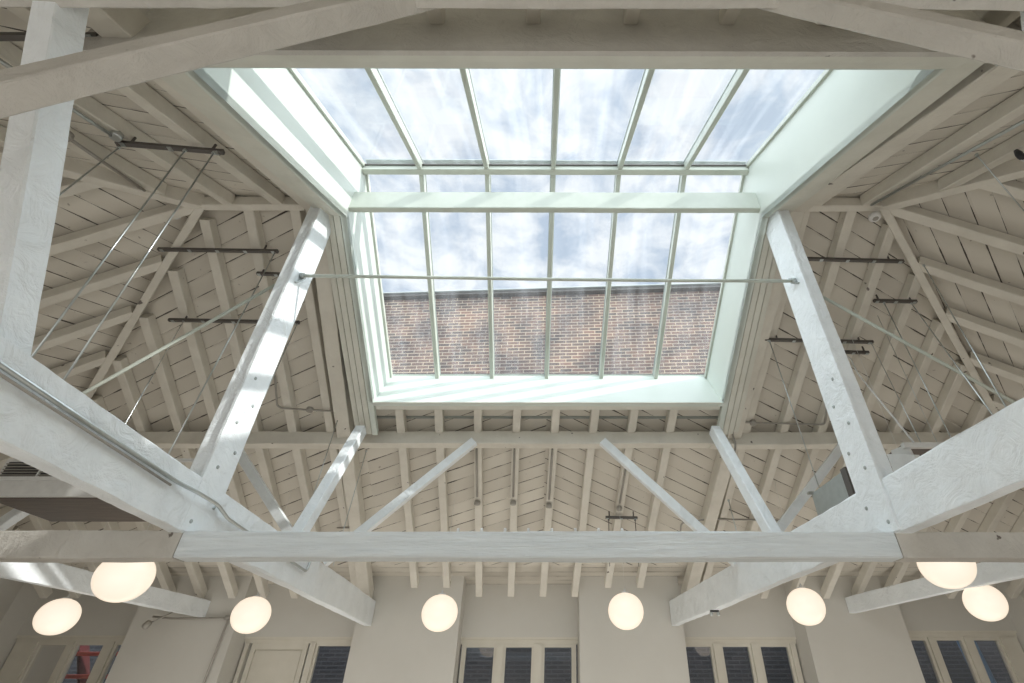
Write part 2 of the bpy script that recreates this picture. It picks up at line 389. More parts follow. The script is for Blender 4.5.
# trusses -------------------------------------------------------------------
ZB, ZT = .975, 1.369
TW = .125
for s, side in ((-1, 'left'), (1, 'right')):
    xc = s * (2.64 + TW / 2)
    mb = MB().timber(P(tie_x(xc, -2.2), -2.2, (ZB + ZT) / 2), P(tie_x(xc, 9.98), 9.98, (ZB + ZT) / 2), TW, ZT - ZB, jit=.005)
    tie = build(mb, 'tie_beam', M['beam'], label='deep white tie beam running from the %s foreground to the window wall' % side, cat='beam')
    # king post : plank and core
    e = empty('king_post', P(xc, YR, 1.0), 'white bolted king post on the %s tie beam, rising to the ridge corner' % side, 'post')
    xi = s * 2.64
    PT = 4.80
    build(MB().timber(P(xi + s * .08, YR, ZT + .005), P(xi + s * .08, YR, PT), .12, .31, up=P(0, 1, 0) - P(0, 0, 0), jit=.002), 'post_core', M['beam'], e)
    build(MB().timber(P(xi + s * .004, YR, ZB + .01), P(xi + s * .004, YR, PT - .02), .03, .355, up=P(0, 1, 0) - P(0, 0, 0), jit=.001, ch=.004), 'post_plank', M['beam'], e)
    for j, (dy, z) in enumerate(((-.1, 1.06), (.1, 1.22), (-.06, 1.5), (.08, 1.68), (-.06, 1.9), (.06, 2.12), (-.06, 2.34))):
        build(MB().lathe(P(xi - s * .011, YR + dy, z), [(.016, -.01), (.016, .004), (.011, .009)], seg=12, axis=(-s, 0, 0)), 'bolt', M['sheet'], e)
    # queen struts
    a = P(-2.62 if s < 0 else 2.545, 5.56, ZT - .02); b = P(-2.60 if s < 0 else 2.46, 6.50, 3.08)
    build(MB().timber(a, b, .13, .15, jit=.002), 'raking_strut', M['beam'], label='white raking strut from the %s tie beam up to the far purlin' % side, cat='strut')
    a = P(xc, 2.05, ZT - .02); b = P(xc, 1.07, 3.2)
    build(MB().timber(a, b, .13, .18, jit=.003), 'raking_strut', M['beam'], label='big white raking strut in the %s foreground, standing on the tie beam' % side, cat='strut')
# braces to the purlins
def brace(a, b, w, h, mat, label, upv=(0, 1, 0)):
    return build(MB().timber(P(*a), P(*b), w, h, up=upv, jit=.002), 'brace', M[mat], label=label, cat='brace')
brace((-2.72, 6.72, 1.36), (-1.0, 6.76, 3.02), .12, .10, 'beam', 'slanting white brace left of centre, from the tie beam to the purlin under the skylight')
brace((2.50, 6.72, 1.36), (.88, 6.76, 3.02), .12, .10, 'beam', 'slanting white brace right of centre, from the tie beam to the purlin under the skylight')
brace((-2.92, 6.72, 1.36), (-4.55, 6.76, 3.02), .12, .10, 'beam', 'slanting brace leaning outward to the left from the left tie beam')
brace((2.72, 6.72, 1.36), (4.45, 6.76, 3.02), .12, .10, 'beam', 'slanting brace leaning outward to the right from the right tie beam')
brace((-2.70, .95, 1.335), (-.63, 1.09, 3.165), .125, .12, 'beam_shaded', 'large shaded brace crossing the top left corner in front of the strut')
brace((2.70, .86, 1.345), (1.10, 1.095, 3.16), .12, .105, 'beam_shaded', 'large shaded brace crossing the top right corner')
# cross beams
zx0, zx1 = .803, .986
yx = 3.811 + .08
timber_obj('cross_beam', (-2.635, yx, (zx0 + zx1) / 2), (2.635, yx, (zx0 + zx1) / 2), .16, zx1 - zx0, 'beam_long', 'long white cross beam spanning the middle of the room below the king posts', 'beam', jit=.003)
timber_obj('cross_beam', (-8.5, yx, (zx0 + zx1) / 2 + .005), (-2.645, yx, (zx0 + zx1) / 2), .15, zx1 - zx0 + .005, 'beam_shaded', 'shaded cross beam continuing to the left of the left tie beam', 'beam', jit=.004)
timber_obj('cross_beam', (2.645, yx, (zx0 + zx1) / 2), (8.5, yx, (zx0 + zx1) / 2 + .005), .15, zx1 - zx0 + .005, 'beam_shaded', 'shaded cross beam continuing to the right of the right tie beam', 'beam', jit=.004)
# outer tie beams to the wall
timber_obj('tie_beam', (-6.5, 4.2, 1.25), (-5.95, 9.995, 1.24), .12, .26, 'beam', 'outer white tie beam at the lower left edge, running to the wall', 'beam')
timber_obj('tie_beam', (6.2, 4.6, 1.31), (5.62, 9.995, 1.30), .12, .25, 'beam', 'outer white tie beam at the lower right edge, running to the wall', 'beam')
brace((-7.15, 6.5, 1.43), (-6.15, 6.5, 2.55), .13, .12, 'beam', 'short sunlit brace at the far left below the ventilation unit')
# pegs on the cross beam
for i in range(8):
    x = -.612 + .1755 * i
    p = P(x, 3.84, zx1)
    build(MB().lathe(p, [(.011, -.005), (.011, .022), (.008, .028)], seg=10), 'peg', M['whitemetal'], label='small white peg in the row on top of the middle cross beam', cat='peg', group='white pegs on the cross beam')
# ---------------------------------------------------------------- skylight
XC0, XC1 = -2.41, 2.538
ZC = 4.627
Y1, Y2 = 1.613, 6.185
ZG = 5.525
G1, G2 = 1.25, 6.628
def cz(y): return ZC - MF * (y - YR) if y > YR else ZC + MN * (y - YR)
def gz(y): return ZG - MF * (y - YR) if y > YR else ZG + MN * (y - YR)
sky = empty('skylight', P(0, YR, ZC), 'large double-pitched ridge skylight with white lining and glazing bars', 'skylight')
for s, x in ((-1, XC0), (1, XC1)):
    xo = x + s * .05
    def pan(ys):
        mb = MB()
        for a, b_ in zip(ys[:-1], ys[1:]):
            za, zb = a[1], b_[1]
            mb.hexa([P(x, a[0], a[1]), P(xo, a[0], a[1]), P(xo, b_[0], b_[1]), P(x, b_[0], b_[1]),
                     P(x, a[0] , a[2]), P(xo, a[0], a[2]), P(xo, b_[0], b_[2]), P(x, b_[0], b_[2])])
        return mb
    up = .12
    mb = pan([(1.27, 3.97, gz(1.27) + up), (1.55, 3.97, gz(1.55) + up), (1.56, cz(1.56), gz(1.56) + up), (YR, ZC, ZG + up), (Y2, cz(Y2), gz(Y2) + up), (G2 + .08, gz(G2) - .02, gz(G2 + .08) + up)])
    build(mb, 'side_lining', M['lining'], sky)
# far sill lining and near lining
def slab(pts, n, mat, name, parent=sky, **kw):
    n = Vector(n); w = [P(*q) for q in pts]
    mb = MB().hexa(w + [q + n for q in w]); return build(mb, name, M[mat], parent, **kw)
slab([(XC0, Y2, cz(Y2)), (XC1, Y2, cz(Y2)), (XC1, 6.66, 4.085), (XC0, 6.66, 4.085)], (0, .05, -.03), 'lining', 'sill_lining')
slab([(XC0, Y1 - .02, cz(Y1)), (XC1, Y1 - .02, cz(Y1)), (XC1, 1.575, gz(1.57) + .1), (XC0, 1.575, gz(1.57) + .1)], (0, -.03, 0), 'lining', 'near_lining')
# trims under the curb
def strip(x0, x1, dz, ya, yb, zfun, th=.05):
    mb = MB(); a0 = P(x0, ya, zfun(ya) + dz); a1 = P(x1, ya, zfun(ya) + dz); b1 = P(x1, yb, zfun(yb) + dz); b0 = P(x0, yb, zfun(yb) + dz)
    u = Vector((0, 0, th)); return mb.hexa([a0, a1, b1, b0, a0 + u, a1 + u, b1 + u, b0 + u])
for s, x in ((-1, XC0), (1, XC1)):
    for (o0, o1, dz) in ((0, .075, 0), (.087, .16, .012), (.172, .245, .024), (.262, .33, .05)):
        for (ya, yb) in ((YR, 6.67), (1.54, YR)):
            x0, x1 = sorted((x + s * o0, x + s * o1))
            build(strip(x0, x1, dz, ya, yb, cz, .08), 'trim_board', M['trim'] if o0 > .05 else M['lining'], sky)
# far curb head board
slab([(XC0 + .02, Y2 - .005, cz(Y2) - .005), (XC1 - .02, Y2 - .005, cz(Y2) - .005), (XC1 - .02, Y2 + .13, cz(Y2) - .03), (XC0 + .02, Y2 + .13, cz(Y2) - .03)], (0, .0, .012), 'trim', 'curb_board')
slab([(XC0, Y2 + .13, cz(Y2) - .0), (XC1, Y2 + .13, cz(Y2) - .0), (XC1, Y2 + .18, cz(Y2) - .02), (XC0, Y2 + .18, cz(Y2) - .02)], (0, .0, .10), 'trim', 'curb_board')
# near header (big board whose face we see) + two trims
slab([(-3.0, 1.43, 3.215), (3.1, 1.43, 3.215), (3.1, 1.47, 3.24), (-3.0, 1.47, 3.24)], (0, .0, .70), 'beam_shaded', 'header_board')
slab([(-2.7, 1.47, 3.245), (2.8, 1.47, 3.245), (2.8, 1.53, 3.288), (-2.7, 1.53, 3.288)], (0, .0, .2), 'trim', 'curb_board')
slab([(-2.55, 1.532, 3.305), (2.65, 1.532, 3.305), (2.65, 1.60, 3.36), (-2.55, 1.60, 3.36)], (0, .0, .2), 'trim', 'curb_board')
slab([(XC0, 1.603, 3.378), (XC1, 1.603, 3.378), (XC1, 1.62, 3.388), (XC0, 1.62, 3.388)], (0, .0, .2), 'lining', 'curb_board')
# glazing bars, panes
xs_b = [-1.674 + .854 * i for i in range(5)]
XG0, XG1 = -2.449 + .04, 2.491 + .0
UPN = P(0, 1, 0) - P(0, 0, 0)
for i, x in enumerate(xs_b):
    for (ya, yb) in ((G1, YR + .02), (YR - .02, G2 + .04)):
        A = P(x, ya, gz(ya) + .055); B = P(x, yb, gz(yb) + .055)
        build(MB().timber(A, B, .058, .11, ch=.006), 'glazing_bar', M['bar'], sky)
        A = P(x, ya, gz(ya) + .125); B = P(x, yb, gz(yb) + .125)
        build(MB().timber(A, B, .075, .02, ch=.002), 'bar_cap', M['sheet'], sky)
edges = [XC0 + .02] + xs_b + [XC1 - .02]
for x in (XC0 + .012, XC1 - .012):
    for (ya, yb) in ((G1, YR), (YR, G2)):
        A = P(x, ya, gz(ya) + .05); B = P(x, yb, gz(yb) + .05)
        build(MB().timber(A, B, .035, .06, ch=.004), 'edge_bead', M['bar'], sky)
for i in range(6):
    x0, x1 = edges[i] + .02, edges[i + 1] - .02
    for (ya, yb) in ((G1, YR - .0), (YR + .0, G2 + .05)):
        mb = MB(); mb.face([P(x0, ya, gz(ya) + .05), P(x1, ya, gz(ya) + .05), P(x1, yb, gz(yb) + .05), P(x0, yb, gz(yb) + .05)])
        build(mb, 'pane', M['glass'], sky)
build(MB().timber(P(XC0, YR - .03, ZG - .035), P(XC1, YR - .03, ZG - .035), .085, .085, ch=.005), 'ridge_rail', M['bar'], sky)
build(MB().timber(P(XC0, YR - .02, ZG + .14), P(XC1, YR - .02, ZG + .11), .10, .02, ch=.004), 'ridge_cap', M['sheet'], sky)
build(MB().timber(P(XC0, 6.67, 4.10), P(XC1, 6.67, 4.10), .03, .03, ch=.005), 'bottom_rail', M['bar'], sky)
build(MB().timber(P(XC0, 6.655, 4.12), P(XC1, 6.655, 4.12), .012, .01, ch=.002), 'glass_edge', M['dark'], sky)
build(MB().timber(P(XC0, YR - .085, ZG + .0), P(XC1, YR - .085, ZG + .0), .018, .018, ch=.002), 'glass_edge', M['dark'], sky)
# outside curb skins so no light leaks in
slab([(XC0 - .5, G2 + .08, zf(G2) + .1), (XC1 + .5, G2 + .08, zf(G2) + .1), (XC1 + .06, G2 + .08, gz(G2) + .05), (XC0 - .06, G2 + .08, gz(G2) + .05)], (0, .05, 0), 'sheet', 'curb_skin')
0 and slab([(XC0 - .5, G1 - .1, zn(G1) + .3), (XC1 + .5, G1 - .1, zn(G1) + .3), (XC1 + .06, G1 - .1, gz(G1) + .2), (XC0 - .06, G1 - .1, gz(G1) + .2)], (0, .05, 0), 'sheet', 'curb_skin')
for s, x in ((-1, XC0), (1, XC1)):
    x1, x2 = x + s * .055, x + s * .9
    mb = MB()
    for ya, yb in ((G1 - .1, YR), (YR, G2 + .1)):
        za = (zn if ya < YR else zf)(ya); zb = (zn if yb <= YR else zf)(yb)
        a = P(x1, ya, gz(ya) + .1); b = P(x1, yb, gz(yb) + .1); c = P(x2, yb, zb + .25); d = P(x2, ya, za + .25)
        mb.face([a, b, c, d]);
        u = Vector((0, 0, .03)); mb.face([a + u, b + u, c + u, d + u])
    build(mb, 'curb_skin', M['sheet'], sky)
# structural beam across the well
build(MB().timber(P(XC0 + .0, 3.93, 4.90), P(XC1 - .0, 3.93, 4.90), .08, .30, jit=.002), 'ridge_beam', M['bar'], label='white ridge beam crossing the skylight well under the glass', cat='beam')
# ---------------------------------------------------------------- walls and windows
WF, WB = 10.0, 10.66
YREC = 10.45
piers = [(-11.2, -9.45), (-7.15, -5.30), (-3.20, -1.375), (.746, 2.575), (4.72, 6.50), (8.80, 11.2)]
mb = MB()
for a, b_ in piers: mb.pbox(a, b_, WF, WB, -1.6, 2.0)
HEADS = [.87, .85, .845, .85, .95]
for (a, b_), (c, d), hz in zip(piers[:-1], piers[1:], HEADS):
    mb.pbox(b_, c, YREC, WB, hz, 2.0); mb.pbox(b_, c, YREC, WB, -1.6, -.75)
build(mb, 'wall_far', M['wall'], kind='structure', recenter=False)
mb = MB().pbox(-11.2, 11.2, -2.8, -2.2, -1.6, 2.2); build(mb, 'wall_near', M['wall'], kind='structure', recenter=False)
mb = MB().pbox(-11.0, -10.5, -2.8, 10.8, -1.6, 2.2); build(mb, 'wall_left', M['wall'], kind='structure', recenter=False)
mb = MB().pbox(10.4, 10.9, -2.8, 10.8, -1.6, 2.2); build(mb, 'wall_right', M['wall'], kind='structure', recenter=False)
mb = MB().pbox(-11, 11, -2.8, 10.8, -1.7, -1.6); build(mb, 'floor', M['floor'], kind='structure', recenter=False)
def window(n, x0, x1, panes, panel=None):
    z1, z0 = HEADS[n - 1], -.75
    e = empty('window_%d' % n, P((x0 + x1) / 2, YREC + .1, z0), 'window %s from the left in the far wall' % ORD[n - 1], 'window', kind='structure')
    yf0, yf1 = YREC + .05, YREC + .16
    fz = (.725, .71, .69, .70, .80)[n - 1]
    xs = sorted([p for q in panes for p in q] + (list(panel) if panel else []))
    xs = [x0 + .03] + xs + [x1 - .03]
    mb = MB()
    mb.pbox(x0 + .0, x1 - .0, yf0, yf1, fz + .045, z1)              # head
    mb.pbox(x0, x1, yf0 - .04, yf0, z1 - .035, z1)                  # head moulding
    mb.pbox(x0, x1, yf0, yf1, z0, z0 + .08)
    for i in range(0, len(xs) - 1, 2):
        a, b_ = xs[i], xs[i + 1]
        if b_ - a < .02: continue
        c0, c1 = a + (.045 if i > 0 else 0), b_ - (.045 if i < len(xs) - 2 else 0)
        if c1 > c0: mb.pbox(c0, c1, yf0 - .02, yf1, z0, fz + .05)
    build(mb, 'window_frame', M['frame'], e)
    for a, b_ in panes:
        mb = MB()
        mb.pbox(a - .045, a, yf0 + .015, yf1 - .02, z0 + .03, fz + .045); mb.pbox(b_, b_ + .045, yf0 + .015, yf1 - .02, z0 + .03, fz + .045)
        mb.pbox(a, b_, yf0 + .015, yf1 - .02, fz, fz + .045); mb.pbox(a, b_, yf0 + .015, yf1 - .02, z0 + .03, z0 + .1)
        sh = build(mb, 'sash', M['frame'], e)
        mb = MB(); mb.face([P(a, yf0 + .06, z0 + .1), P(b_, yf0 + .06, z0 + .1), P(b_, yf0 + .06, fz), P(a, yf0 + .06, fz)])
        build(mb, 'pane', M['wglass'], sh)
    if panel:
        a, b_ = panel
        mb = MB(); mb.pbox(a, b_, yf0 + .05, yf0 + .08, z0, fz + .05)
        mb.pbox(a, b_, yf0 + .02, yf0 + .05, fz - .05, fz + .05); mb.pbox(a, a + .08, yf0 + .02, yf0 + .05, z0, fz - .05); mb.pbox(b_ - .08, b_, yf0 + .02, yf0 + .05, z0, fz - .05)
        mb.pbox(a + .1, b_ - .1, yf0 + .035, yf0 + .05, z0 + .1, fz - .07)
        build(mb, 'blank_panel', M['frame'], e, label='solid painted panel')
window(1, -9.45, -7.15, [(-9.0, -8.52), (-8.316, -7.848), (-7.6, -7.2)])
window(2, -5.30, -3.20, [(-3.947, -3.30)], panel=(-5.16, -4.14))
window(3, -1.375, .746, [(-1.27, -.767), (-.552, -.084), (.15, .636)])
window(4, 2.575, 4.72, [(2.66, 3.156), (3.375, 3.844), (4.064, 4.551)])
window(5, 6.50, 8.80, [(6.60, 7.10), (7.301, 7.756), (7.982, 8.419)])
# ---------------------------------------------------------------- brick building opposite
mb = MB(); mbl = MB(); zs = 5.2
A, B = Vector((-16, 13.05, 0)), Vector((16, 11.62, 0)); zt = 10.70 + CAMZ
d = B - A; L = d.length
mbl.face([A, B, B + Vector((0, 0, zs)), A + Vector((0, 0, zs))], [(0, 0), (L, 0), (L, zs), (0, zs)])
mb.face([A + Vector((0, 0, zs)), B + Vector((0, 0, zs)), B + Vector((0, 0, zt)), A + Vector((0, 0, zt))], [(0, zs), (L, zs), (L, zt), (0, zt)])
mb.face([B + Vector((0, 3, 0)), A + Vector((0, 3, 0)), A + Vector((0, 3, zt)), B + Vector((0, 3, zt))], [(0, 0), (L, 0), (L, zt), (0, zt)])
mb.face([A + Vector((0, 0, zt)), B + Vector((0, 0, zt)), B + Vector((0, 3, zt)), A + Vector((0, 3, zt))], [(0, 0), (L, 0), (L, 3), (0, 3)])
nb = empty('brick_building', (A + B) / 2, 'weathered brown brick building seen through the skylight', 'building')
build(mb, 'brick_wall', M['brick'], nb)
build(mbl, 'brick_base', M['brickd'], nb, label='dark lower part of the brick wall')
u = (d.normalized())
build(MB().timber(A + Vector((0, -.02, zt + .10)), B + Vector((0, -.02, zt + .05)), .30, .12), 'coping', M['dark'], nb)
build(MB().timber(A + Vector((0, -.06, zt + .13)), B + Vector((0, -.06, zt + .13)), .36, .04), 'coping_flashing', M['sheet'], nb)
pc = A + u * 20.6
for o in (0,):
    build(MB().timber(pc + Vector((0, -.12, zt - 2.6)), pc + Vector((0, -.12, zt + .75)), .32, .22), 'pier', M['pale_metal'], nb, label='grey corner pilaster')
# things in the alley behind the windows
def alley(a, b_, w, h, mat, name, label, cat):
    build(MB().timber(P(*a), P(*b_), w, h), name, M[mat], label=label, cat=cat)
alley((-11.2, 11.25, .63), (-7.4, 11.25, .63), .05, .07, 'red', 'scaffold_rail', 'upper red horizontal rail outside the leftmost window', 'rail')
alley((-11.2, 11.25, .27), (-7.4, 11.25, .27), .05, .07, 'red', 'scaffold_rail', 'lower red horizontal rail outside the leftmost window', 'rail')
alley((-9.2, 11.4, 1.3), (-8.1, 11.4, -.6), .26, .05, 'maroon', 'scaffold_brace', 'dark red slanting plate outside the leftmost window', 'brace')
alley((3.85, 11.3, -1.64), (3.85, 11.3, .62), .04, .04, 'whitemetal', 'signpost', 'thin pale post outside the fourth window', 'post')
alley((8.75, 11.4, -1.64), (8.45, 11.4, 1.3), .5, .05, 'pale_metal', 'cladding_panel', 'blue grey cladding sheet outside the rightmost window', 'panel')
alley((4.65, 11.45, -1.64), (4.65, 11.45, 1.3), .5, .05, 'pale_metal', 'cladding_panel', 'blue grey cladding sheet outside the fourth window', 'panel')
# street ground
mb = MB(); mb.face([(-40, 10.0, -.05), (40, 10.0, -.05), (40, 60, -.05), (-40, 60, -.05)]); mb.face([(-40, 60, -.06), (40, 60, -.06), (40, 10, -.06), (-40, 10, -.06)])
build(mb, 'pavement', M['wall'], kind='structure', recenter=False)
# ---------------------------------------------------------------- lamps
lamps = [((-4.09, 5.34, .945), 'near row: big globe lamp on the left, partly behind the cross beam', 'nl'),
         ((4.06, 5.3, 1.061), 'near row: big globe lamp on the right, partly behind the cross beam', 'nr'),
         ((-6.72, 7.90, .885), 'leftmost globe lamp of the far row, in front of the leftmost window', 'f'),
         ((-3.97, 7.80, .896), 'globe lamp of the far row above the blank window panel', 'f'),
         ((-1.35, 7.75, .915), 'globe lamp of the far row before the pier left of the centre window', 'f'),
         ((1.224, 7.75, .938), 'globe lamp of the far row before the pier right of the centre window', 'f'),
         ((3.65, 7.57, .972), 'globe lamp of the far row at the upper right of the fourth window', 'f'),
         ((6.06, 7.5, 1.014), 'rightmost globe lamp of the far row, above the rightmost window', 'f')]
R0 = .243
for (x, y, z), lab, kind in lamps:
    c = P(x, y, z)
    e = empty('globe_pendant', c, lab, 'lamp', group='opal globe pendants')
    prof = []
    for k in range(25):
        t = -pi / 2 + (pi * .93) * k / 24
        prof.append((R0 * cos(t) ** .94 if cos(t) > 0 else 0.001, R0 * .93 * sin(t)))
    prof[0] = (.004, -R0 * .93)
    build(MB().lathe(c, prof, seg=48), 'globe', M['opal'], e)
    top = prof[-1]
    build(MB().lathe(c, [(.055, top[1] - .004), (.055, top[1] + .015), (.012, top[1] + .03), (.012, top[1] + .06)], seg=20), 'cap', M['whitemetal'], e)
    ztop = zf(y) + (.02 if x > -5 else .05)
    if kind == 'nl': ztop = 1.50
    build(MB().tube([c + Vector((0, 0, top[1] + .05)), P(x, y, ztop)], .002, 6), 'cord', M['whitemetal'], e)
# ---------------------------------------------------------------- metalwork
def rail(a, b_, label, s=.041, mat='dark'):
    A, B = P(*a), P(*b_)
    d = (B - A); e = empty('mounting_rail', (A + B) / 2, label, 'rail')
    build(MB().timber(A, B, s, s, ch=.003), 'channel', M[mat], e)
    n = max(2, int(d.length / .35))
    for i in range(n + 1):
        p = A.lerp(B, (i + .15) / (n + .3))
        build(MB().timber(p + Vector((-.02, 0, -.022)), p + Vector((.02, 0, -.022)), .045, .006, ch=.001), 'clip', M['zinc'], e)
    for t in (.12, .88):
        p = A.lerp(B, t); build(MB().tube([p, p + Vector((0, 0, .10))], .012, 6), 'hanger', M['dark'], e)
def rod(a, b_, label, r=.0065, mat='zinc', nut=True):
    A, B = P(*a), P(*b_); e = empty('threaded_rod', A, label, 'rod')
    build(MB().tube([A, B], r, 8), 'rod', M[mat], e)
    if nut: build(MB().lathe(A, [(.016, -.012), (.016, .012)], seg=6), 'nut', M[mat], e)
def pipe(pts, label, r=.012, mat='pipe', name='conduit', box=None):
    e = empty(name, P(*pts[0]), label, 'pipe')
    # rounded corners
    w = [P(*q) for q in pts]; out = [w[0]]
    for i in range(1, len(w) - 1):
        a = (w[i - 1] - w[i]); b = (w[i + 1] - w[i]); q = min(.06, a.length * .4, b.length * .4)
        a.normalize(); b.normalize()
        p0, p1 = w[i] + a * q, w[i] + b * q
        for t in (0, .33, .66, 1): out.append(p0.lerp(w[i], t).lerp(w[i].lerp(p1, t), t))
    out.append(w[-1])
    build(MB().tube(out, r, 10), 'tube', M[mat], e)
    for q in (box or []):
        build(MB().lathe(P(*q), [(.045, -.03), (.05, 0), (.045, .03)], seg=14), 'junction_box', M[mat], e)
RD = -.06
rail((-3.90, 2.58, zn(2.58) + RD), (-3.04, 2.72, zn(2.72) + RD), 'dark slotted rail overhead at the upper left with steel rods below it')
rail((-4.85, 4.35, zf(4.35) + RD), (-3.37, 4.37, zf(4.37) + RD), 'upper dark slotted rail on the left window-side slope')
rail((-3.69, 4.62, zf(4.62) + RD), (-3.2, 4.64, zf(4.64) + RD), 'short dark rail on the left slope, half behind the king post')
rail((-5.0, 5.18, zf(5.18) + RD), (-3.28, 5.21, zf(5.21) + RD), 'lower dark slotted rail on the left window-side slope')
rail((3.05, 4.44, zf(4.44) + RD), (4.48, 4.47, zf(4.47) + RD), 'upper dark slotted rail on the right window-side slope')
rail((4.27, 4.93, zf(4.93) + RD), (4.83, 4.94, zf(4.94) + RD), 'short dark rail high on the right slope beside the hip rafter')
rail((2.96, 5.42, zf(5.42) + RD), (4.44, 5.45, zf(5.45) + RD), 'lower dark slotted rail on the right window-side slope')
rail((4.0, 5.58, zf(5.58) + RD), (4.43, 5.59, zf(5.59) + RD), 'shortest dark rail on the right slope, just below the long lower rail')
rail((-4.4, 1.44, zn(1.44) + RD), (-2.9, 1.44, zn(1.44) + RD), 'dark slotted rail in the top left corner behind the big strut')
# rods on the left
rod((-3.87, 2.60, 3.98), (-2.95, 1.85, 1.9), 'steel rod at the upper left, nearest to the big strut')
rod((-3.30, 2.63, 3.99), (-2.96, 2.38, 1.55), 'steel rod from the middle of the upper left rail down behind the tie beam')
rod((-3.06, 2.66, 4.0), (-2.99, 2.65, 1.55), 'steel rod from the right end of the upper left rail')
rod((-3.40, 4.37, 4.49), (-3.02, 3.79, 1.58), 'steel rod from the upper rail of the left slope past the king post')
rod((-4.80, 5.18, 4.03), (-3.35, 3.62, 1.74), 'thin steel rod behind the white diagonal tension rod', r=.004)
rod((-3.30, 5.21, 4.02), (-3.03, 4.65, 1.58), 'steel rod hanging just right of the left king post', r=.005)
rod((-3.0, 6.55, 3.30), (-2.92, 6.3, 1.7), 'short steel rod in front of the left raking strut', r=.006)
rod((-2.62, 6.95, 2.95), (-2.66, 6.9, 1.35), 'steel rod between the left raking strut and the slanting brace', r=.006)
# rods on the right
rod((3.03, 5.43, 3.89), (3.25, 5.69, 1.95), 'steel rod left of the right king post, holding the grey metal duct', r=.006)
rod((4.42, 5.46, 3.88), (3.42, 4.16, 1.83), 'thin steel rod right of the right king post, ending on the white bracket', r=.004)
rod((4.40, 4.94, 4.16), (3.66, 4.10, 1.83), 'steel rod reaching the right end of the white bracket', r=.006)
rod((4.76, 4.95, 4.16), (3.05, 3.0, 1.45), 'bright steel rod crossing the right tie beam, left of two', r=.006)
rod((4.72, 4.48, 4.38), (3.0, 2.85, 1.45), 'bright steel rod crossing the right tie beam, right of two', r=.006)
rod((3.90, 2.68, 4.02), (4.9, 3.35, 3.6), 'steel rod at the top right hanging from the long conduit', r=.006)
pipe([(4.10, 5.6, 3.78), (4.16, 5.6, 3.72), (3.95, 5.3, 3.3), (3.40, 4.2, 1.84)], 'pale flexible cable curving down to the white bracket on the right', r=.010, mat='whitemetal', name='cable')
rod((2.62, 6.9, 2.2), (2.7, 6.9, 1.0), 'short steel rod behind the right raking strut', r=.006)
# tension rods
e = empty('tension_rod', P(0, YR, 3.64), 'long pale tension rod between the two king posts across the skylight', 'rod')
build(MB().tube([P(-2.62, YR - .05, 3.62), P(-1.3, YR - .05, 3.60), P(0, YR - .05, 3.575), P(1.3, YR - .05, 3.56), P(2.62, YR - .05, 3.555)], .018, 10), 'rod', M['bar'], e)
for s in (-1, 1):
    build(MB().timber(P(s * 2.62, YR - .09, 3.49), P(s * 2.62, YR + .01, 3.64), .02, .05, ch=.002, up=(1, 0, 0)), 'anchor_plate', M['sheet'], e)
    build(MB().lathe(P(s * 2.60, YR - .05, 3.59 + s * -.03), [(.032, -.02), (.032, .02)], seg=8, axis=(1, 0, 0)), 'nut', M['sheet'], e)
for s, side in ((-1, 'left'), (1, 'right')):
    e = empty('tension_rod', P(s * 2.8, YR, 3.45), 'pale diagonal rod from the %s king post down to the outer cross beam' % side, 'rod')
    x0, z0, x1, z1 = (-2.76, 3.66, -5.35, 1.0) if s < 0 else (2.77, 3.48, 5.45, 1.0)
    build(MB().tube([P(x0, YR, z0), P(x1, YR, z1)], .016, 10), 'rod', M['bar'], e)
# conduits on rafters (middle)
for i, (x, zz, yy, lab) in enumerate(((-.96, 0, 7.97, 'left one'), (-.38, 0, 7.97, 'middle one'), (.19, 0, 8.02, 'right one'))):
    x2 = lean(-2.12 + .575 * (2 + i), 7.6)
    pipe([(x2, 7.05, zf(7.05) - .02), (x2 - .02, yy - .1, zf(yy - .1) - .02)], 'dark conduit under a centre rafter ending in a round box, %s of three' % lab, r=.016, mat='pipe', box=[(x2 - .02, yy, zf(yy) - .03)])
x2 = lean(-2.12 + .575 * 6, 7.6)
pipe([(x2, 7.35, zf(7.35) - .02), (x2 - .03, 7.98, zf(7.98) - .02)], 'dark conduit and box behind the right slanting brace', r=.016, box=[(x2 - .03, 8.07, zf(8.07) - .03)])
rail((1.06, 8.2, zf(8.2) - .06), (1.58, 8.21, zf(8.21) - .06), 'short dark rail hanging just above the cross beam, right of centre')
rod((1.11, 8.2, 2.3), (1.09, 8.2, 1.6), 'left thin rod under the short rail right of centre', r=.006, mat='dark')
rod((1.54, 8.21, 2.3), (1.54, 8.21, 1.6), 'right thin rod under the short rail right of centre', r=.006, mat='dark')
# conduits on slopes
pipe([(-3.79, 5.95, zf(5.95) - .02), (-3.86, 6.38, zf(6.38) - .02), (-3.80, 6.42, zf(6.42) - .02), (-2.97, 6.46, zf(6.46) - .03), (-2.93, 6.56, zf(6.56) - .05)], 'grey conduit bent along the left window-side slope above the purlin', box=[(-3.4, 6.44, zf(6.44) - .02)], r=.014)
pipe([(4.11, 6.35, zf(6.35) - .02), (4.17, 6.66, zf(6.66) - .02), (3.1, 6.63, zf(6.63) - .02), (2.83, 6.62, zf(6.62) - .02), (2.80, 6.74, zf(6.74) - .1), (2.84, 6.78, 3.0), (2.75, 6.78, 2.7)], 'grey conduit bent along the right window-side slope above the purlin', box=[(3.1, 6.63, zf(6.63) - .02)], r=.014)
pipe([(2.30, 8.6, zf(8.9) - .05), (2.32, 8.35, zf(8.35) - .02), (2.75, 8.28, zf(8.28) - .02), (3.9, 8.3, zf(8.3) - .02)], 'grey conduit low on the right slope behind the raking strut', box=[(2.78, 8.28, zf(8.28) - .02)], r=.014)
pipe([(-3.35, 8.45, zf(8.45) - .02), (-2.95, 8.45, zf(8.45) - .02)], 'short grey conduit low on the left slope beside the raking strut', r=.012)
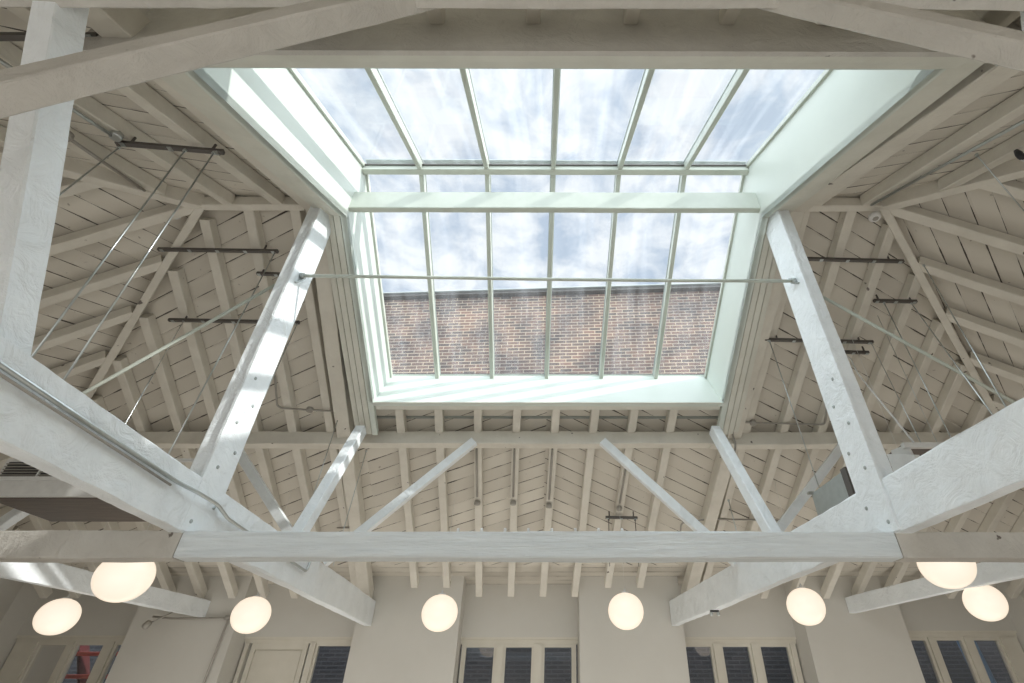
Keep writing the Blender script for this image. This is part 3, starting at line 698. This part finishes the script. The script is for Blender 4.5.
pipe([(4.3, 1.2, zn(1.2) - .06), (3.93, 2.2, zn(2.2) - .04), (3.89, 2.68, zn(2.68) - .04), (3.80, 3.80, zn(3.80) - .04)], 'long galvanised conduit overhead on the right near slope', mat='zinc', r=.016)
pipe([(-3.75, 1.3, zn(1.3) - .06), (-3.85, 2.25, zn(2.25) - .04), (-3.86, 2.5, zn(2.5) - .04)], 'galvanised conduit overhead on the left near slope', mat='zinc', r=.016, box=[(-3.84, 2.5, zn(2.5) - .03)])
pipe([(-4.28, 2.5, zn(2.5) - .04), (-4.5, 3.5, zn(3.5) - .03)], 'dark conduit on the left near slope leading to the hip', mat='pipe', r=.016, box=[(-4.28, 2.5, zn(2.5) - .03)])
# conduit along the left tie
xi = lambda y: tie_x(-2.64, y) + .024
pipe([(xi(1.7), 1.7, 1.245), (xi(2.6), 2.6, 1.235), (xi(3.45), 3.45, 1.23), (xi(3.72) + .035, 3.70, 1.23), (xi(4.0) + .03, 4.0, 1.235), (xi(4.15), 4.25, 1.20), (xi(4.9), 4.9, 1.19), (xi(6.3), 6.3, 1.17), (xi(6.3), 6.33, 1.36)], 'galvanised conduit clipped along the inner face of the left tie beam', mat='zinc', r=.014)
pipe([(xi(1.7), 1.7, 1.21), (xi(2.6), 2.6, 1.20), (xi(3.40), 3.40, 1.19)], 'second thin cable clipped under the conduit on the left tie beam', mat='pipe', r=.008, name='cable')
# discs
for x, y, z, lab in ((-4.50, 3.95, 4.66, 'white round smoke detector at the left end of the ridge'), (3.93, 3.97, 4.66, 'white round smoke detector at the right end of the ridge')):
    e = empty('smoke_detector', P(x, y, z), lab, 'detector')
    build(MB().lathe(P(x, y, z), [(.055, 0), (.07, .02), (.07, .05), (.05, .07)], seg=24), 'body', M['whitemetal'], e)
    build(MB().lathe(P(x, y, z), [(.03, -.006), (.034, .0)], seg=20), 'sensor', M['pipe'], e)
e = empty('junction_clamp', P(4.36, 2.72, zn(2.72) - .06), 'black clamp with a cable loop at the upper right edge', 'clamp')
build(MB().lathe(P(4.36, 2.72, zn(2.72) - .08), [(.022, -.05), (.03, -.02), (.03, .02), (.018, .07)], seg=14), 'body', M['blk'], e)
build(MB().tube([P(4.40 + .05 * cos(t / 10 * 2 * pi), 2.74, zn(2.72) - .10 + .05 * sin(t / 10 * 2 * pi)) for t in range(11)], .005, 6), 'cable_loop', M['whitemetal'], e)
# ventilation unit, left
e = empty('ventilation_unit', P(-4.2, 5.0, 1.5), 'white ceiling ventilation unit with dark louvres and brown underside at the left', 'ventilation unit')
x0, x1, y0, y1, z0, z1 = -5.22, -4.0, 4.6, 5.43, 1.5, 1.88
build(MB().pbox(x0, x1, y0 + .02, y1, z0 + .01, z1), 'casing', M['whitemetal'], e)
build(MB().pbox(x0 + .02, x1 - .02, y0 + .04, y1 - .02, z0 - .005, z0 + .008), 'underside_panel', M['brownpanel'], e, label='dark brown underside panel')
build(MB().pbox(x0, x1, y0, y0 + .03, z0, z0 + .145), 'fascia', M['whitemetal'], e)
build(MB().pbox(x0, x1, y0 - .02, y0 + .02, z0 + .145, z0 + .185), 'fascia_lip', M['whitemetal'], e)
build(MB().pbox(x0 + .04, x1 - .04, y0 + .012, y0 + .02, z0 + .185, z1 - .04), 'grille_back', M['blk'], e)
mb = MB()
for i in range(12):
    z = z0 + .20 + i * .028
    if z > z1 - .06: break
    mb.pbox(x0 + .04, x1 - .04, y0 - .008, y0 + .012, z, z + .008)
build(mb, 'louvre', M['pipe'], e, label='dark horizontal louvre slats')
for x in (x0 + .4, x0 + .9): build(MB().pbox(x, x + .012, y0 - .012, y0 + .012, z0 + .185, z1 - .04), 'mullion', M['whitemetal'], e)
# small frame beside the left post
e = empty('support_bracket', P(-3.2, 4.3, 1.6), 'small white steel bracket just left of the left king post', 'bracket')
build(MB().timber(P(-3.36, 4.12, 1.66), P(-2.95, 4.12, 1.66), .03, .03), 'top_bar', M['whitemetal'], e)
build(MB().timber(P(-3.36, 4.12, 1.66), P(-3.2, 4.02, 1.39), .03, .03), 'side_bar', M['whitemetal'], e)
build(MB().timber(P(-2.95, 4.12, 1.66), P(-2.9, 4.02, 1.39), .03, .03), 'side_bar', M['whitemetal'], e)
# right duct + bracket
e = empty('air_duct', P(3.3, 5.2, 1.5), 'grey galvanised duct box behind the right king post', 'duct')
build(MB().pbox(3.10, 3.52, 4.92, 5.62, 1.44, 1.87), 'casing', M['sheet'], e)
build(MB().pbox(3.085, 3.54, 4.84, 4.93, 1.42, 1.89), 'flange', M['dark'], e)
build(MB().timber(P(3.05, 5.6, 1.87), P(3.3, 5.6, 1.87), .05, .03), 'hanger_bracket', M['zinc'], e)
e = empty('support_bracket', P(3.4, 4.1, 1.6), 'open white steel bracket box resting behind the right tie beam', 'bracket')
build(MB().hexa([P(3.20, 4.28, 1.62), P(3.22, 4.28, 1.62), P(3.27, 4.10, 1.52), P(3.25, 4.10, 1.52), P(3.16, 4.22, 1.80), P(3.18, 4.22, 1.80), P(3.24, 4.08, 1.80), P(3.22, 4.08, 1.80)]), 'side_plate', M['whitemetal'], e)
build(MB().pbox(3.18, 3.75, 4.06, 4.10, 1.765, 1.81), 'top_bar', M['whitemetal'], e)
build(MB().pbox(3.22, 3.75, 4.12, 4.5, 1.80, 1.82), 'tray', M['brownpanel'], e)
build(MB().hexa([P(3.17, 4.30, 1.55), P(3.21, 4.30, 1.55), P(3.21, 3.98, 1.45), P(3.17, 3.98, 1.45), P(3.17, 4.30, 1.80), P(3.21, 4.30, 1.80), P(3.21, 3.98, 1.66), P(3.17, 3.98, 1.66)]), 'end_plate', M['whitemetal'], e)
# spotlight on the left pier + conduit
e = empty('spotlight', P(-6.3, 9.8, 1.2), 'small grey spotlight on a stem below the outer left tie beam', 'spotlight')
build(MB().tube([P(-6.30, 9.75, 1.18), P(-6.55, 9.6, .98)], .012, 8), 'stem', M['pipe'], e)
build(MB().lathe(P(-6.58, 9.58, .95), [(.03, -.06), (.055, -.03), (.05, .05), (.02, .07)], seg=16, axis=(.5, .2, .8)), 'head', M['pipe'], e)
pipe([(-6.75, 9.9, 1.11), (-6.4, 9.92, 1.08), (-5.75, 9.95, 1.09), (-5.45, 9.97, 1.10), (-5.52, 9.97, -.5)], 'grey conduit running along the wall pier and down its right edge', box=[(-5.47, 9.96, 1.10)], r=.017)
e = empty('spotlight', P(2.9, 9.0, 1.0), 'tiny chrome twin spotlight under the right tie beam near the wall', 'spotlight')
for dx in (-.05, .05):
    build(MB().lathe(P(2.50 + dx, 7.9, .915), [(.012, -.02), (.026, 0), (.02, .03)], seg=12), 'head', M['zinc'], e)
build(MB().timber(P(2.44, 7.9, .955), P(2.56, 7.9, .955), .03, .025), 'base', M['blk'], e)
# projector-like device at right edge
e = empty('spotlight', P(4.1, 4.8, 1.7), 'black spotlight at the right edge below the right tie beam', 'spotlight')
c = P(4.33, 5.05, 1.78)
build(MB().lathe(c, [(.05, -.16), (.06, -.1), (.06, .12), (.045, .15)], seg=18, axis=(1, .1, .15)), 'head', M['blk'], e)
build(MB().tube([c, c + Vector((0, 0, 2.25))], .003, 6), 'stem', M['zinc'], e)
pipe([(5.05, 7.7, zf(7.7) - .03), (5.8, 7.75, zf(7.75) - .03)], 'dark conduit piece on the slope below the right tie beam', r=.02, mat='dark')
pipe([(4.62, 8.35, zf(8.35) - .03), (4.70, 8.05, zf(8.05) - .03)], 'tiny dark cable end on the slope above the right cross beam', r=.014, mat='dark')
# ---------------------------------------------------------------- world
w = bpy.data.worlds.new('World'); bpy.context.scene.world = w; w.use_nodes = True; nt = w.node_tree
for n in list(nt.nodes): nt.nodes.remove(n)
out = nd(nt, 'ShaderNodeOutputWorld'); bg = nd(nt, 'ShaderNodeBackground'); lk(nt, bg.outputs[0], out.inputs[0])
tc = nd(nt, 'ShaderNodeTexCoord'); sp = nd(nt, 'ShaderNodeSeparateXYZ'); lk(nt, tc.outputs['Generated'], sp.inputs[0])
# clouds on a flat layer: direction / z
mz = nd(nt, 'ShaderNodeMath', operation='MAXIMUM'); mz.inputs[1].default_value = .08; lk(nt, sp.outputs['Z'], mz.inputs[0])
dx = nd(nt, 'ShaderNodeMath', operation='DIVIDE'); lk(nt, sp.outputs['X'], dx.inputs[0]); lk(nt, mz.outputs[0], dx.inputs[1])
dy = nd(nt, 'ShaderNodeMath', operation='DIVIDE'); lk(nt, sp.outputs['Y'], dy.inputs[0]); lk(nt, mz.outputs[0], dy.inputs[1])
cb = nd(nt, 'ShaderNodeCombineXYZ'); lk(nt, dx.outputs[0], cb.inputs[0]); lk(nt, dy.outputs[0], cb.inputs[1])
n1 = nd(nt, 'ShaderNodeTexNoise', i_Scale=6.0, i_Detail=7.0, i_Roughness=.6, i_Distortion=.3); lk(nt, cb.outputs[0], n1.inputs['Vector'])
r = nd(nt, 'ShaderNodeValToRGB'); e0, e1 = r.color_ramp.elements
e0.position = .37; e1.position = .57
e0.color = (.46, .55, .68, 1); e1.color = (.86, .89, .93, 1)
lk(nt, n1.outputs['Fac'], r.inputs['Fac']); lk(nt, r.outputs['Color'], bg.inputs['Color']); bg.inputs['Strength'].default_value = 1.0
# lights
def sun(name, d, energy, ang, col):
    l = bpy.data.lights.new(name, 'SUN'); l.energy = energy; l.angle = radians(ang); l.color = col
    o = bpy.data.objects.new(name, l); C.objects.link(o); o.rotation_euler = Vector(d).to_track_quat('-Z', 'Y').to_euler(); return o
sd = P(-.95, .266, -.563) - P(0, 0, 0)
sun('sun', (sd.x, sd.y, -.563), 3.6, .7, (1, .97, .93))
sun('sky_fill', (0.03, .42, -1), 4.5, 150, (.86, .95, 1))  # wide second sun added to strengthen the sky's light
def area(name, loc, size, energy, col, rot=(pi, 0, 0)):
    l = bpy.data.lights.new(name, 'AREA'); l.shape = 'RECTANGLE'; l.size = size[0]; l.size_y = size[1]; l.energy = energy; l.color = col
    o = bpy.data.objects.new(name, l); C.objects.link(o); o.location = loc; o.rotation_euler = rot; return o
area('fill_below', (0, 2.0, .35), (14, 3), 45, (1, .97, .91))  # unseen fill panel added low down to brighten the ceiling
area('fill_front', (0, -1.7, .8), (14, 3), 190, (1, .98, .95), (radians(128), 0, 0))  # added fill behind the camera, no fixture stands there
area('fill_below_far', (0, 8.0, .35), (15, 2.5), 125, (1, .96, .90), (radians(170), 0, 0))  # another unseen panel added to lift the ceiling by the window wall
# ---------------------------------------------------------------- camera
cam = bpy.data.cameras.new('camera'); co = bpy.data.objects.new('camera', cam); C.objects.link(co)
co.location = (0, 0, CAMZ); co.rotation_euler = (radians(90 + 35.5593), 0, 0)
cam.sensor_width = 36; cam.lens = 493.32 / 1024 * 36; cam.shift_x = -53.79 / 1024; cam.clip_start = .02; cam.clip_end = 200
bpy.context.scene.camera = co
vs = bpy.context.scene.view_settings
vs.view_transform = 'Standard'; vs.look = 'None'; vs.exposure = .13
